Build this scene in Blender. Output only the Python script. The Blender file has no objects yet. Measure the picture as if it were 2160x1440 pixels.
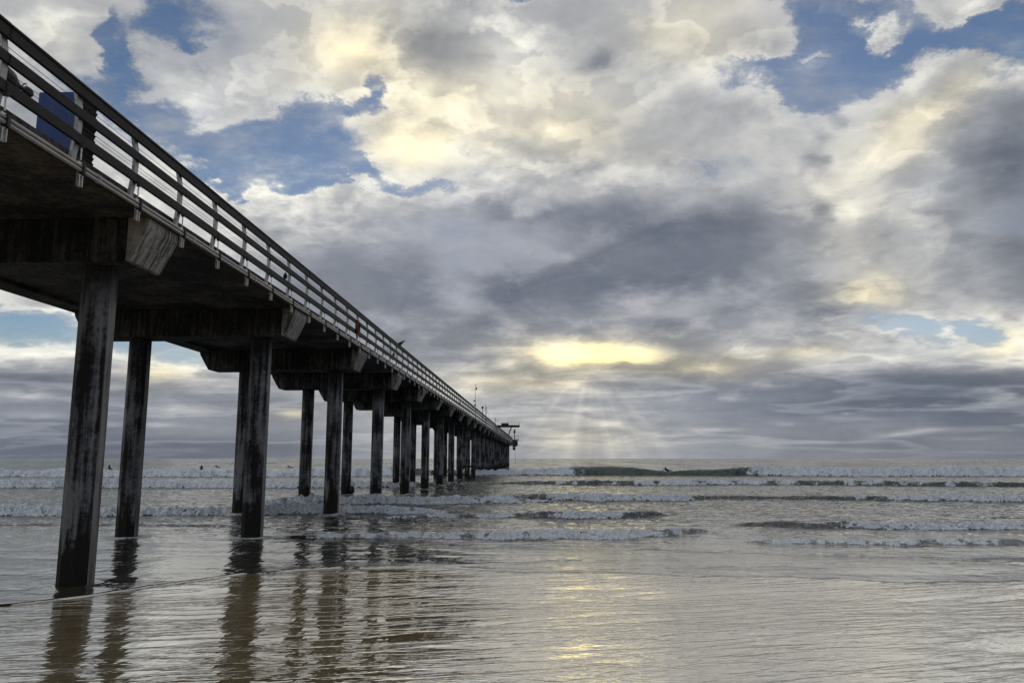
import bpy, math, random
import numpy as np
from mathutils import Vector, Matrix
R = math.radians
random.seed(7)
scene = bpy.context.scene
col = scene.collection

# ---------------------------------------------------------------- camera
CAM_H, YAW, PITCH, F = 2.0, 0.0328, 0.1512, 1620.0
cam_d = bpy.data.cameras.new("camera"); cam_d.sensor_width = 36.0
cam_d.lens = F / 2160 * 36; cam_d.clip_start = 0.05; cam_d.clip_end = 60000
cam = bpy.data.objects.new("camera", cam_d); col.objects.link(cam)
cam.location = (0, 0, CAM_H); cam.rotation_euler = (math.pi / 2 + PITCH, 0, YAW)
scene.camera = cam

# ---------------------------------------------------------------- exposure
scene.view_settings.view_transform = 'Standard'; scene.view_settings.look = 'None'
scene.view_settings.exposure = 0.12; scene.view_settings.gamma = 1.0
scene.view_settings.use_curve_mapping = False
scene.cycles.max_bounces = 8; scene.cycles.diffuse_bounces = 3; scene.cycles.glossy_bounces = 4
scene.cycles.caustics_reflective = False; scene.cycles.caustics_refractive = False

# ---------------------------------------------------------------- sun (veiled by cloud, low over the sea)
SUN_U, SUN_V = 0.0697, 0.1362
SUN_EL = math.atan2(SUN_V, math.hypot(1, SUN_U)); SUN_AZ = math.atan2(SUN_U, 1)
sun_d = bpy.data.lights.new("sun", 'SUN'); sun_d.energy = 0.20; sun_d.angle = R(60); sun_d.color = (1.0, 0.93, 0.78)
sun = bpy.data.objects.new("sun", sun_d); col.objects.link(sun); sun.location = (0, 0, 60)
sun.rotation_euler = Vector((-SUN_U, -1, -SUN_V)).to_track_quat('-Z', 'Y').to_euler()

# ---------------------------------------------------------------- sky: Nishita blue with a deck of noise clouds
def pix(x, y):
    """direction slopes (X/Y, Z/Y) of a bearing noted on a 2160 x 1440 chart of the sky"""
    cy, sy, cp, sp = math.cos(YAW), math.sin(YAW), math.cos(PITCH), math.sin(PITCH)
    fw = np.array([-sy * cp, cy * cp, sp]); ri = np.array([cy, sy, 0.0]); up = np.cross(ri, fw)
    X, Yv, Z = [fw[i] * F + ri[i] * (np.asarray(x, float) - 1080) + up[i] * (720 - np.asarray(y, float)) for i in range(3)]
    return X / Yv, Z / Yv

U0, U1, V0, V1 = -0.80, 0.70, 0.0, 0.68
NU, NV = 110, 96
gu, gv = np.meshgrid(np.linspace(U0, U1, NU), V1 * np.linspace(0, 1, NV) ** 2)
# chart coordinates of every grid bearing
_cy, _sy, _cp, _sp = math.cos(YAW), math.sin(YAW), math.cos(PITCH), math.sin(PITCH)
_fw = np.array([-_sy * _cp, _cy * _cp, _sp]); _ri = np.array([_cy, _sy, 0.0]); _up = np.cross(_ri, _fw)
_d = gu * _fw[0] + _fw[1] + gv * _fw[2]
PX = 1080 + F * (gu * _ri[0] + _ri[1] + gv * _ri[2]) / _d
PY = 720 - F * (gu * _up[0] + _up[1] + gv * _up[2]) / _d

def coarse(rows):
    a = np.array(rows, float); ny, nx = a.shape
    fx = np.clip(PX / 120, 0, nx - 1.001); fy = np.clip(PY / 120, 0, ny - 1.001)
    ix = fx.astype(int); iy = fy.astype(int); tx = fx - ix; ty = fy - iy
    tx = tx * tx * (3 - 2 * tx); ty = ty * ty * (3 - 2 * ty)
    return (a[iy, ix] * (1 - tx) + a[iy, ix + 1] * tx) * (1 - ty) + (a[iy + 1, ix] * (1 - tx) + a[iy + 1, ix + 1] * tx) * ty

def blobs(field, lst, power=1.0):
    for b in lst:
        x, y, rx, ry, amp = b[:5]; ang = R(b[5]) if len(b) > 5 else 0.0
        dx, dy = PX - x, PY - y; c, s = math.cos(ang), math.sin(ang)
        a = (dx * c + dy * s) / rx; e = (-dx * s + dy * c) / ry
        field += amp * np.exp(-(a * a + e * e) ** power)
    return field

LUM = coarse([
 [170,168,150,150,165,165,175,165,160,168,160,172,180,182,168,150,165,172,140],
 [165,165,168,165,165,175,208,168,152,178,165,172,182,178,162,175,165,160,180],
 [150,150,165,178,180,170,178,188,182,182,175,165,172,172,168,185,182,160,132],
 [160,160,170,178,182,188,195,198,190,185,172,168,170,172,175,188,165,142,120],
 [180,180,180,180,188,168,150,145,138,136,134,130,127,126,148,180,168,146,126],
 [190,185,185,175,165,142,136,130,126,122,122,122,124,126,136,165,160,150,140],
 [182,182,185,178,150,140,138,134,138,142,170,168,138,160,160,178,182,190,195],
 [138,138,142,158,150,146,152,168,180,160,158,156,148,134,130,128,124,118,122],
 [124,122,122,124,126,132,148,158,158,152,164,160,152,144,138,136,134,132,132]])
LUM = blobs(LUM, [
 (745, 88, 50, 40, 42), (770, 60, 60, 40, 12), (895, 200, 24, 42, 32, -28), (968, 252, 26, 34, 45, -20), (865, 322, 85, 26, 42),
 (1168, 268, 26, 30, 30), (1055, 372, 22, 18, 28), (1060, 250, 60, 60, 12), (1250, 746, 135, 24, 62), (1330, 772, 70, 6, -30), (1200, 735, 40, 8, 24), (1300, 728, 60, 6, 26), (1170, 748, 60, 18, 40), (1350, 748, 50, 14, 30), (1250, 690, 260, 26, -16), (1230, 800, 160, 12, -14),
 (1045, 741, 70, 7, 26), (1072, 768, 18, 12, 30), (1030, 803, 60, 8, 32), (1170, 818, 70, 8, 36), (1230, 828, 40, 6, 26), (1240, 862, 50, 5, 30),
 (1090, 866, 60, 4, 22), (1160, 885, 80, 3, 18), (1280, 897, 70, 3.5, 24), (1500, 905, 60, 4, 34), (1540, 838, 22, 5, 34), (1490, 776, 50, 9, 44),
 (1590, 742, 60, 10, 28), (1710, 742, 50, 10, 34), (1840, 618, 44, 22, 44), (1790, 452, 26, 20, 30), (1920, 160, 60, 22, 34, -30),
 (1965, 245, 230, 20, 30, -37), (2070, 300, 90, 130, -14), (1722, 342, 13, 22, -52), (1736, 438, 32, 10, -36, 40), (1770, 247, 15, 12, -36),
 (1735, 285, 18, 12, -26), (1770, 658, 70, 13, -36), (1790, 630, 46, 4, 40), (1900, 600, 50, 12, -10), (560, 380, 80, 14, 30, -6), (665, 374, 38, 18, 30),
 (780, 398, 32, 16, 38), (1000, 424, 44, 7, 30), (1112, 440, 28, 13, 34), (1300, 372, 70, 10, 36, -14), (1385, 372, 22, 8, 28), (1550, 384, 18, 8, 34),
 (1480, 345, 70, 18, -24), (1250, 130, 30, 22, -30), (1245, 60, 60, 60, -8), (70, 744, 120, 6, 44), (335, 780, 55, 20, 46), (398, 765, 18, 16, 34), (40, 838, 70, 8, 30),
 (70, 876, 90, 5, 26), (330, 896, 50, 4, 28), (400, 860, 90, 5, 24), (620, 872, 32, 8, 46), (230, 895, 25, 4, 26), (0, 800, 200, 18, -14), (100, 790, 120, 14, -16),
 (2090, 852, 100, 6, 38, -6), (1655, 893, 22, 3, 26), (1780, 880, 60, 3, 26), (1905, 915, 66, 5, 28, -8), (1990, 908, 60, 3.5, 20), (1720, 933, 50, 3, 18), (2080, 903, 60, 3, 20), (2040, 925, 60, 3, 12),
 (2130, 725, 50, 26, 26), (1960, 800, 300, 26, -12), (1150, 560, 260, 70, 4), (900, 80, 40, 50, -16), (1300, 465, 300, 30, -8), (700, 470, 80, 30, 10), (1410, 60, 90, 40, 14),
 (150, 60, 90, 50, 10), (390, 190, 60, 20, 24), (500, 165, 70, 16, 22, -10), (400, 245, 50, 20, 18, 20), (235, 150, 14, 40, 22, -30), (740, 300, 22, 30, 30), (1700, 125, 28, 20, 40), (1830, 80, 50, 20, 24, -35), (2040, 12, 60, 14, 30),
 (1195, 925, 30, 60, 12, 8), (1285, 925, 14, 60, 13, -22), (1150, 915, 12, 60, 6, 22), (1390, 925, 20, 60, 6, -40), (1620, 940, 40, 40, 6, -50)])
LUM = (LUM - 100) / 140.0
LUM = 0.35 + (LUM - 0.42) * 1.46

COV = np.full(PX.shape, 1.2)
COV = blobs(COV, [
 (232, 70, 24, 62, -0.75, 8), (250, 135, 26, 55, -0.75), (365, 30, 70, 45, -0.8), (388, 92, 30, 24, -0.7), (160, 190, 60, 30, -0.3, 35), (240, 215, 60, 34, -0.6, 30),
 (600, 290, 125, 62, -1.0, -8), (690, 225, 60, 34, -0.6), (430, 330, 90, 50, -0.9), (330, 262, 60, 50, -0.7, 25), (510, 350, 60, 30, -0.5), (798, 205, 30, 52, -0.85), (745, 232, 40, 24, -0.6),
 (590, 345, 130, 40, -0.9, 4), (490, 368, 60, 26, -0.8), (690, 362, 70, 22, -0.7), (745, 358, 38, 18, -0.75), (700, 340, 40, 26, -0.6), (850, 386, 75, 20, -0.75), (985, 315, 14, 22, -0.35), (1130, 2, 46, 12, -0.6),
 (1775, 120, 90, 80, -1.0), (1700, 55, 50, 70, -0.65), (1930, 95, 140, 42, -0.95, -10), (2100, 70, 90, 46, -0.85), (1870, 20, 100, 40, -0.7), (2130, 20, 70, 40, -0.6), (1640, 150, 120, 40, -0.7, -8), (1700, 215, 46, 50, -0.7),
 (1840, 150, 60, 30, -0.5), (1560, 140, 80, 26, -0.4), (1455, 150, 46, 14, -0.35), (1480, 350, 60, 10, -0.2),
 (1836, 78, 55, 26, 0.95, -35), (2035, 10, 80, 20, 0.8), (1705, 126, 26, 20, 1.0), (1790, 165, 40, 20, 0.3),
 (1945, 690, 90, 24, -0.95, 6), (2060, 700, 50, 30, -0.8), (1870, 690, 40, 12, -0.4), (2000, 714, 26, 22, 0.45),
 (60, 690, 190, 36, -1.0), (250, 720, 90, 24, -0.7), (372, 745, 60, 22, -0.9), (420, 770, 40, 14, -0.5), (1000, 405, 60, 8, -0.2)], 1.0)
COV = np.clip(1.2 + (COV - 1.2) * 1.7, -0.5, 1.2)

WARM = np.full(PX.shape, 0.10)
WARM = blobs(WARM, [
 (750, 90, 130, 90, 0.5), (920, 240, 170, 110, 0.4), (860, 320, 90, 40, 0.35), (1250, 746, 170, 36, 0.95), (1100, 805, 180, 30, 0.45), (1500, 775, 130, 26, 0.5), (1700, 742, 90, 22, 0.4),
 (1835, 615, 80, 40, 0.5), (1965, 240, 200, 50, 0.4, -37), (2120, 720, 60, 40, 0.5), (1450, 60, 150, 70, 0.3), (1200, 260, 120, 80, 0.35), (335, 785, 70, 26, 0.55), (620, 872, 50, 16, 0.4), (1230, 920, 130, 50, 0.3),
 (560, 380, 70, 16, 0.3), (200, 100, 120, 60, 0.12), (1800, 500, 120, 120, 0.15), (1100, 540, 420, 110, -0.24), (1750, 850, 420, 50, -0.16), (450, 200, 150, 90, -0.08), (80, 890, 300, 80, -0.1), (1400, 330, 160, 30, 0.1)])
WARM = np.clip(WARM, 0.0, 1.2)

RANK = 34

world = bpy.data.worlds.new("World"); scene.world = world; world.use_nodes = True
wt = world.node_tree; wt.nodes.clear()
class NT:
    """small helper to wire nodes"""
    def __init__(self, tree): self.t = tree
    def n(self, typ, **kw):
        nd = self.t.nodes.new(typ)
        for k, v in kw.items(): setattr(nd, k, v)
        return nd
    def put(self, sock, val):
        if hasattr(val, 'is_output') or isinstance(val, bpy.types.NodeSocket): self.t.links.new(val, sock)
        elif val is not None: sock.default_value = val
    def math(self, op, a, b=None, c=None, clamp=False):
        nd = self.n('ShaderNodeMath', operation=op, use_clamp=clamp)
        self.put(nd.inputs[0], a); self.put(nd.inputs[1], b); self.put(nd.inputs[2], c)
        return nd.outputs[0]
    def vec(self, op, a, b=None, c=None):
        nd = self.n('ShaderNodeVectorMath', operation=op)
        self.put(nd.inputs[0], a); self.put(nd.inputs[1], b); self.put(nd.inputs[2], c)
        return nd.outputs['Value'] if op in ('LENGTH', 'DOT_PRODUCT', 'DISTANCE') else nd.outputs[0]
    def scale(self, a, s):
        nd = self.n('ShaderNodeVectorMath', operation='SCALE'); self.put(nd.inputs[0], a); self.put(nd.inputs['Scale'], s); return nd.outputs[0]
    def xyz(self, x, y, z):
        nd = self.n('ShaderNodeCombineXYZ'); self.put(nd.inputs[0], x); self.put(nd.inputs[1], y); self.put(nd.inputs[2], z); return nd.outputs[0]
    def sep(self, v):
        nd = self.n('ShaderNodeSeparateXYZ'); self.put(nd.inputs[0], v); return nd.outputs
    def noise(self, vec, scale, detail=4, rough=0.55, dist=0.0, dim='3D', out='Fac', lac=2.0):
        nd = self.n('ShaderNodeTexNoise', noise_dimensions=dim)
        self.put(nd.inputs['Vector'], vec); nd.inputs['Scale'].default_value = scale; nd.inputs['Detail'].default_value = detail
        nd.inputs['Roughness'].default_value = rough; nd.inputs['Distortion'].default_value = dist; nd.inputs['Lacunarity'].default_value = lac
        return nd.outputs[out]
    def ramp(self, fac, stops, mode='LINEAR'):
        nd = self.n('ShaderNodeValToRGB'); self.put(nd.inputs[0], fac); cr = nd.color_ramp; cr.interpolation = mode
        while len(cr.elements) > len(stops): cr.elements.remove(cr.elements[-1])
        while len(cr.elements) < len(stops): cr.elements.new(0.5)
        for e, (p, c) in zip(cr.elements, stops): e.position = p; e.color = (*c, 1) if len(c) == 3 else c
        return nd.outputs[0]
    def mr(self, v, a, b, c=0.0, d=1.0, smooth=True):
        nd = self.n('ShaderNodeMapRange', interpolation_type='SMOOTHSTEP' if smooth else 'LINEAR')
        self.put(nd.inputs[0], v)
        for i, q in enumerate((a, b, c, d)): self.put(nd.inputs[i + 1], q)
        return nd.outputs[0]
    def mix(self, f, a, b, mode='MIX'):
        nd = self.n('ShaderNodeMix', data_type='RGBA', blend_type=mode)
        self.put(nd.inputs[0], f); self.put(nd.inputs[6], a); self.put(nd.inputs[7], b); return nd.outputs[2]

def lin(r, g, b):
    f = lambda c: (c / 255 / 12.92) if c <= 10 else ((c / 255 + 0.055) / 1.055) ** 2.4
    return (f(r), f(g), f(b))

def build_sky():
    k = NT(wt)
    tc = k.n('ShaderNodeTexCoord'); D = tc.outputs['Generated']
    dx, dy, dz = k.sep(D)
    yy = k.math('MAXIMUM', dy, 0.05)
    u = k.math('DIVIDE', dx, yy); v = k.math('DIVIDE', dz, yy)
    un = k.mr(u, U0, U1, smooth=False); vn = k.math('SQRT', k.mr(v, V0, V1, smooth=False))
    # cloud plane coordinates: cells flatten towards the horizon
    t = k.math('DIVIDE', 1.0, k.math('ADD', k.math('MAXIMUM', dz, 0.0), 0.26))
    q = k.xyz(k.math('MULTIPLY', dx, t), k.math('MULTIPLY', dy, t), 3.7)
    warp = k.vec('SUBTRACT', k.noise(q, 3.2, 1, 0.5, out='Color'), (0.5, 0.5, 0.5))
    # the broad layout of the deck, as sums of products of curves over the two bearings;
    # the cover is looked up through a strong turbulent offset (ragged edges), the tone through a mild one
    hk = k.mr(v, 0.02, 0.30, 0.22, 1.0)
    def setc(cu, ys):
        n = len(ys)
        while len(cu.points) < n: cu.points.new(0.5, 0.5)
        for j, p in enumerate(cu.points): p.location = (j / (n - 1), float(ys[j])); p.handle_type = 'AUTO'
    def lookup(maps, rank, ju, jv, nz):
        jx, jy, jz = k.sep(k.vec('SUBTRACT', nz, (0.5, 0.5, 0.5)))
        uu = k.math('ADD', un, k.math('MULTIPLY', jx, k.math('MULTIPLY', hk, ju)))
        vn_ = k.math('ADD', vn, k.math('MULTIPLY', jy, k.math('MULTIPLY', hk, jv)))
        vv = k.xyz(vn_, vn_, vn_)
        mm = list(maps) + [np.zeros_like(maps[0])] * (3 - len(maps))
        _u, _s, _vt = np.linalg.svd(np.concatenate(mm, 0), full_matrices=False)
        acc = None
        for i in range(rank):
            b = _vt[i]; a = _u[:, i] * _s[i]
            sb = np.abs(b).max(); b = b / sb; a = (a * sb).reshape(3, NV)
            sa = np.abs(a).max(); an = a / sa
            fc = k.n('ShaderNodeFloatCurve'); mp = fc.mapping; mp.use_clip = False; mp.extend = 'HORIZONTAL'
            setc(mp.curves[0], b * 0.5 + 0.5); mp.update(); k.put(fc.inputs['Value'], uu)
            rc = k.n('ShaderNodeVectorCurve'); mp = rc.mapping; mp.use_clip = False; mp.extend = 'HORIZONTAL'
            for ch in range(3): setc(mp.curves[ch], an[ch] * 0.5 + 0.5)
            mp.update(); k.put(rc.inputs['Vector'], vv)
            bb = k.math('MULTIPLY_ADD', fc.outputs[0], 2 * sa, -sa)
            aa = k.vec('MULTIPLY_ADD', rc.outputs[0], (2, 2, 2), (-1, -1, -1))
            pr = k.scale(aa, bb)
            acc = pr if acc is None else k.vec('ADD', acc, pr)
        return k.sep(acc)
    C = lookup([COV], 26, 0.17, 0.20, k.noise(q, 5.0, 9, 0.66, out='Color'))[0]
    L, Wm, _ = lookup([LUM, WARM], RANK, 0.055, 0.07, k.noise(q, 7.0, 6, 0.6, out='Color'))
    # turbulent detail
    g = bpy.data.node_groups.new("cloud_turbulence", 'ShaderNodeTree')
    g.interface.new_socket('Vector', in_out='INPUT', socket_type='NodeSocketVector')
    g.interface.new_socket('Value', in_out='OUTPUT', socket_type='NodeSocketFloat')
    g.interface.new_socket('Fine', in_out='OUTPUT', socket_type='NodeSocketFloat')
    gk = NT(g); gi = g.nodes.new('NodeGroupInput'); go = g.nodes.new('NodeGroupOutput')
    n1 = gk.noise(gi.outputs[0], 3.0, 10, 0.52); n2 = gk.noise(gi.outputs[0], 8.0, 8, 0.58)
    rid = gk.math('SUBTRACT', 1.0, gk.math('MULTIPLY', gk.math('ABSOLUTE', gk.math('SUBTRACT', n2, 0.5)), 4.0))
    g.links.new(gk.math('MULTIPLY_ADD', rid, 0.045, gk.math('MULTIPLY', n1, 0.95)), go.inputs[0]); g.links.new(n2, go.inputs[1])
    qw = k.vec('ADD', q, k.scale(warp, 0.07))
    def turb(vec):
        nd = k.n('ShaderNodeGroup'); nd.node_tree = g; k.put(nd.inputs[0], vec); return nd.outputs
    ts = 1 / (SUN_V / 1.01 + 0.26)
    tos = k.vec('NORMALIZE', k.vec('SUBTRACT', (SUN_U * ts, ts, 3.7), q))
    nA, nF = turb(qw); nB = turb(k.vec('ADD', qw, k.scale(tos, 0.028)))[0]
    relief = k.math('SUBTRACT', nA, nB)
    dens = k.math('ADD', C, k.math('MULTIPLY', k.math('SUBTRACT', nA, 0.52), 2.4))
    dens = k.math('ADD', dens, k.math('MULTIPLY', k.math('SUBTRACT', nF, 0.5), 0.9))
    dens = k.math('ADD', dens, k.mr(v, 0.03, 0.13, 0.6, 0.0))
    alpha = k.mr(dens, -0.45, 1.20)
    rim = k.math('MULTIPLY', k.mr(dens, 0.20, 0.75), k.mr(dens, 0.75, 1.35, 1.0, 0.0))
    near_h = k.mr(v, 0.0, 0.22, 0.35, 1.0)
    det = k.math('MULTIPLY', near_h, k.math('MULTIPLY_ADD', k.math('SUBTRACT', nA, 0.5), 0.95, k.math('MULTIPLY', k.math('MULTIPLY', relief, k.mr(k.noise(q, 2.2, 2, 0.5), 0.42, 0.62, 0.25, 1.0)), 2.0)))
    det = k.math('MULTIPLY', det, k.mr(L, 0.10, 0.60, 0.28, 1.25))
    lum = k.math('ADD', L, det)
    lum = k.math('ADD', lum, k.math('MULTIPLY', rim, 0.26))
    # banks standing one in front of another: a crinkled bright fringe, a greyer body behind it
    lit = k.mr(L, 0.08, 0.55, 0.12, 1.0)
    for sc, off, wgt, body in ((1.9, 11.0, 0.30, 0.13), (4.6, 23.0, 0.20, 0.08)):
        pz = k.noise(k.vec('ADD', qw, (off, off * 0.3, off)), sc, 9, 0.56)
        fringe = k.math('MULTIPLY', k.mr(pz, 0.485, 0.515), k.mr(pz, 0.515, 0.60, 1.0, 0.0))
        fringe = k.math('MULTIPLY', fringe, k.mr(k.noise(k.vec('ADD', q, (off, 0, 0)), 1.6, 2, 0.5), 0.40, 0.60, 0.15, 1.0))
        lum = k.math('ADD', lum, k.math('MULTIPLY', k.math('MULTIPLY', fringe, lit), k.math('MULTIPLY', near_h, wgt)))
        lum = k.math('SUBTRACT', lum, k.math('MULTIPLY', k.math('MULTIPLY', k.mr(pz, 0.53, 0.66), lit), k.math('MULTIPLY', near_h, body)))
    # long flat banks low over the sea, bright along their tops
    lowk = k.math('MULTIPLY', k.mr(v, 0.10, 0.19, 1.0, 0.0), k.mr(v, 0.0, 0.03, 0.35, 1.0))
    sb_ = k.noise(k.xyz(k.math('MULTIPLY', u, 2.6), k.math('MULTIPLY', k.math('POWER', k.math('MAXIMUM', v, 0.0), 0.75), 17.0), 0.0), 1.0, 5, 0.48)
    fr2 = k.math('MULTIPLY', k.mr(sb_, 0.49, 0.525), k.mr(sb_, 0.525, 0.60, 1.0, 0.0))
    lum = k.math('ADD', lum, k.math('MULTIPLY', lowk, k.math('ADD', k.math('MULTIPLY', fr2, 0.17), k.math('MULTIPLY', k.math('SUBTRACT', 0.5, sb_), 0.55))))
    # shafts of light fanning down from the gap
    ang = k.math('ARCTAN2', k.math('SUBTRACT', u, SUN_U), k.math('MAXIMUM', k.math('SUBTRACT', SUN_V - 0.005, v), 0.001))
    shaft = k.math('MULTIPLY', k.mr(k.noise(k.xyz(k.math('MULTIPLY', ang, 6.5), 0.0, 4.0), 1.0, 1.5, 0.5), 0.40, 0.72), k.math('MULTIPLY', k.mr(k.math('ABSOLUTE', ang), 0.3, 1.35, 1.0, 0.0), k.mr(v, SUN_V - 0.06, SUN_V - 0.02, 1.0, 0.0)))
    lum = k.math('ADD', lum, k.math('MULTIPLY', shaft, 0.11))
    # thin veils over the blue
    veil = k.mr(k.noise(k.vec('MULTIPLY', qw, (1.0, 1.6, 1.0)), 3.4, 9, 0.64), 0.42, 0.76, 0.0, 0.68)
    alpha = k.math('MAXIMUM', alpha, veil)
    grey = k.ramp(k.math('DIVIDE', k.math('ADD', lum, 0.5), 2.0), [
        (0.0, lin(58, 64, 74)), (0.25, lin(104, 109, 118)), (0.40, lin(146, 148, 152)), (0.55, lin(186, 185, 182)), (0.72, lin(228, 225, 214)), (0.85, lin(250, 246, 232)), (1.0, lin(255, 254, 246))])
    warmc = k.mix(k.math('MULTIPLY', Wm, 1.0, clamp=True), (0.965, 1.0, 1.075, 1), (1.12, 0.985, 0.64, 1))
    cloud = k.mix(1.0, grey, warmc, 'MULTIPLY')
    sky = k.n('ShaderNodeTexSky', sky_type='NISHITA'); sky.sun_disc = False
    sky.sun_elevation = SUN_EL; sky.sun_rotation = SUN_AZ; sky.air_density = 1.0; sky.dust_density = 0.4; sky.ozone_density = 3.0
    blue = k.mix(1.0, sky.outputs[0], BLUE_TINT, 'MULTIPLY')
    cl10 = k.scale(cloud, k.mr(dy, 0.35, -0.35, 10.0, 14.0))
    gap = k.math('MULTIPLY', k.mr(Wm, 0.62, 1.12), k.mr(k.math('ADD', lum, k.math('MULTIPLY', k.math('SUBTRACT', nF, 0.5), 1.6)), 0.45, 1.75))
    cl10 = k.vec('ADD', cl10, k.scale((15.0, 11.0, 0.6), k.math('MULTIPLY', gap, k.mr(nA, 0.36, 0.64, 0.35, 1.2))))
    out = k.mix(alpha, blue, cl10)
    bg = k.n('ShaderNodeBackground'); bg.inputs['Strength'].default_value = 0.10
    k.put(bg.inputs['Color'], out)
    wo = k.n('ShaderNodeOutputWorld'); k.put(wo.inputs['Surface'], bg.outputs[0])
BLUE_TINT = (1.0, 0.92, 0.97, 1)
build_sky()
#==SKY_END

# ================================================================ helpers
def mat(name):
    m = bpy.data.materials.new(name); m.use_nodes = True; m.node_tree.nodes.clear()
    k = NT(m.node_tree); b = k.n('ShaderNodeBsdfPrincipled'); o = k.n('ShaderNodeOutputMaterial')
    k.put(o.inputs['Surface'], b.outputs[0]); return m, k, b

class MB:
    def __init__(self): self.v = []; self.f = []
    def add(self, vs, fs):
        o = len(self.v); self.v += [tuple(p) for p in vs]; self.f += [tuple(i + o for i in q) for q in fs]; return self
    def box(self, a, b):
        (x0, y0, z0), (x1, y1, z1) = a, b
        return self.add([(x0, y0, z0), (x1, y0, z0), (x1, y1, z0), (x0, y1, z0), (x0, y0, z1), (x1, y0, z1), (x1, y1, z1), (x0, y1, z1)],
                        [(0, 3, 2, 1), (4, 5, 6, 7), (0, 1, 5, 4), (1, 2, 6, 5), (2, 3, 7, 6), (3, 0, 4, 7)])
    def loft(self, rings, cap=True):
        n = len(rings[0]); o = len(self.v)
        for r in rings: self.v += [tuple(p) for p in r]
        for i in range(len(rings) - 1):
            for j in range(n):
                a = o + i * n + j; b = o + i * n + (j + 1) % n
                self.f.append((a, b, b + n, a + n))
        if cap:
            self.f.append(tuple(o + j for j in reversed(range(n)))); self.f.append(tuple(o + (len(rings) - 1) * n + j for j in range(n)))
        return self
    def tube(self, pts, r, n=8):
        pts = [Vector(p) for p in pts]; rs = r if isinstance(r, (list, tuple)) else [r] * len(pts); rings = []
        for i, p in enumerate(pts):
            d = (pts[min(i + 1, len(pts) - 1)] - pts[max(i - 1, 0)]).normalized()
            ref = Vector((0, 0, 1)) if abs(d.z) < 0.9 else Vector((0, 1, 0))
            a = d.cross(ref).normalized(); b = d.cross(a).normalized()
            rings.append([p + (a * math.cos(2 * math.pi * j / n) + b * math.sin(2 * math.pi * j / n)) * rs[i] for j in range(n)])
        return self.loft(rings)
    def prism_y(self, xz, y0, y1):
        return self.loft([[(x, y0, z) for x, z in xz], [(x, y1, z) for x, z in xz]])
    def ball(self, c, r, n=12, m=8):
        rx, ry, rz = r if isinstance(r, (list, tuple)) else (r, r, r); rings = []
        for i in range(1, m):
            t = math.pi * i / m
            rings.append([(c[0] + rx * math.sin(t) * math.cos(2 * math.pi * j / n), c[1] + ry * math.sin(t) * math.sin(2 * math.pi * j / n), c[2] - rz * math.cos(t)) for j in range(n)])
        return self.loft(rings)
    def build(self, name, material, parent=None, bevel=0.0, smooth=False):
        me = bpy.data.meshes.new(name); me.from_pydata(self.v, [], self.f); me.update()
        if bevel or True:
            import bmesh
            bm = bmesh.new(); bm.from_mesh(me); bmesh.ops.recalc_face_normals(bm, faces=bm.faces)
            if bevel: bmesh.ops.bevel(bm, geom=list(bm.edges), offset=bevel, segments=2, affect='EDGES', clamp_overlap=True)
            bm.to_mesh(me); bm.free()
        if smooth:
            for p in me.polygons: p.use_smooth = True
        me.materials.append(material)
        o = bpy.data.objects.new(name, me); col.objects.link(o)
        if parent: o.parent = parent
        return o

def tag(o, label=None, cat=None, group=None, kind=None):
    if label: o['label'] = label
    if cat: o['category'] = cat
    if group: o['group'] = group
    if kind: o['kind'] = kind
    return o
def empty(name, loc=(0, 0, 0), rz=0.0):
    o = bpy.data.objects.new(name, None); col.objects.link(o); o.location = loc; o.rotation_euler[2] = rz; o.empty_display_size = 0.2; return o
def copy_tree(o, parent=None):
    c = o.copy(); col.objects.link(c); c.parent = parent
    for ch in o.children: copy_tree(ch, c)
    return c

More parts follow.
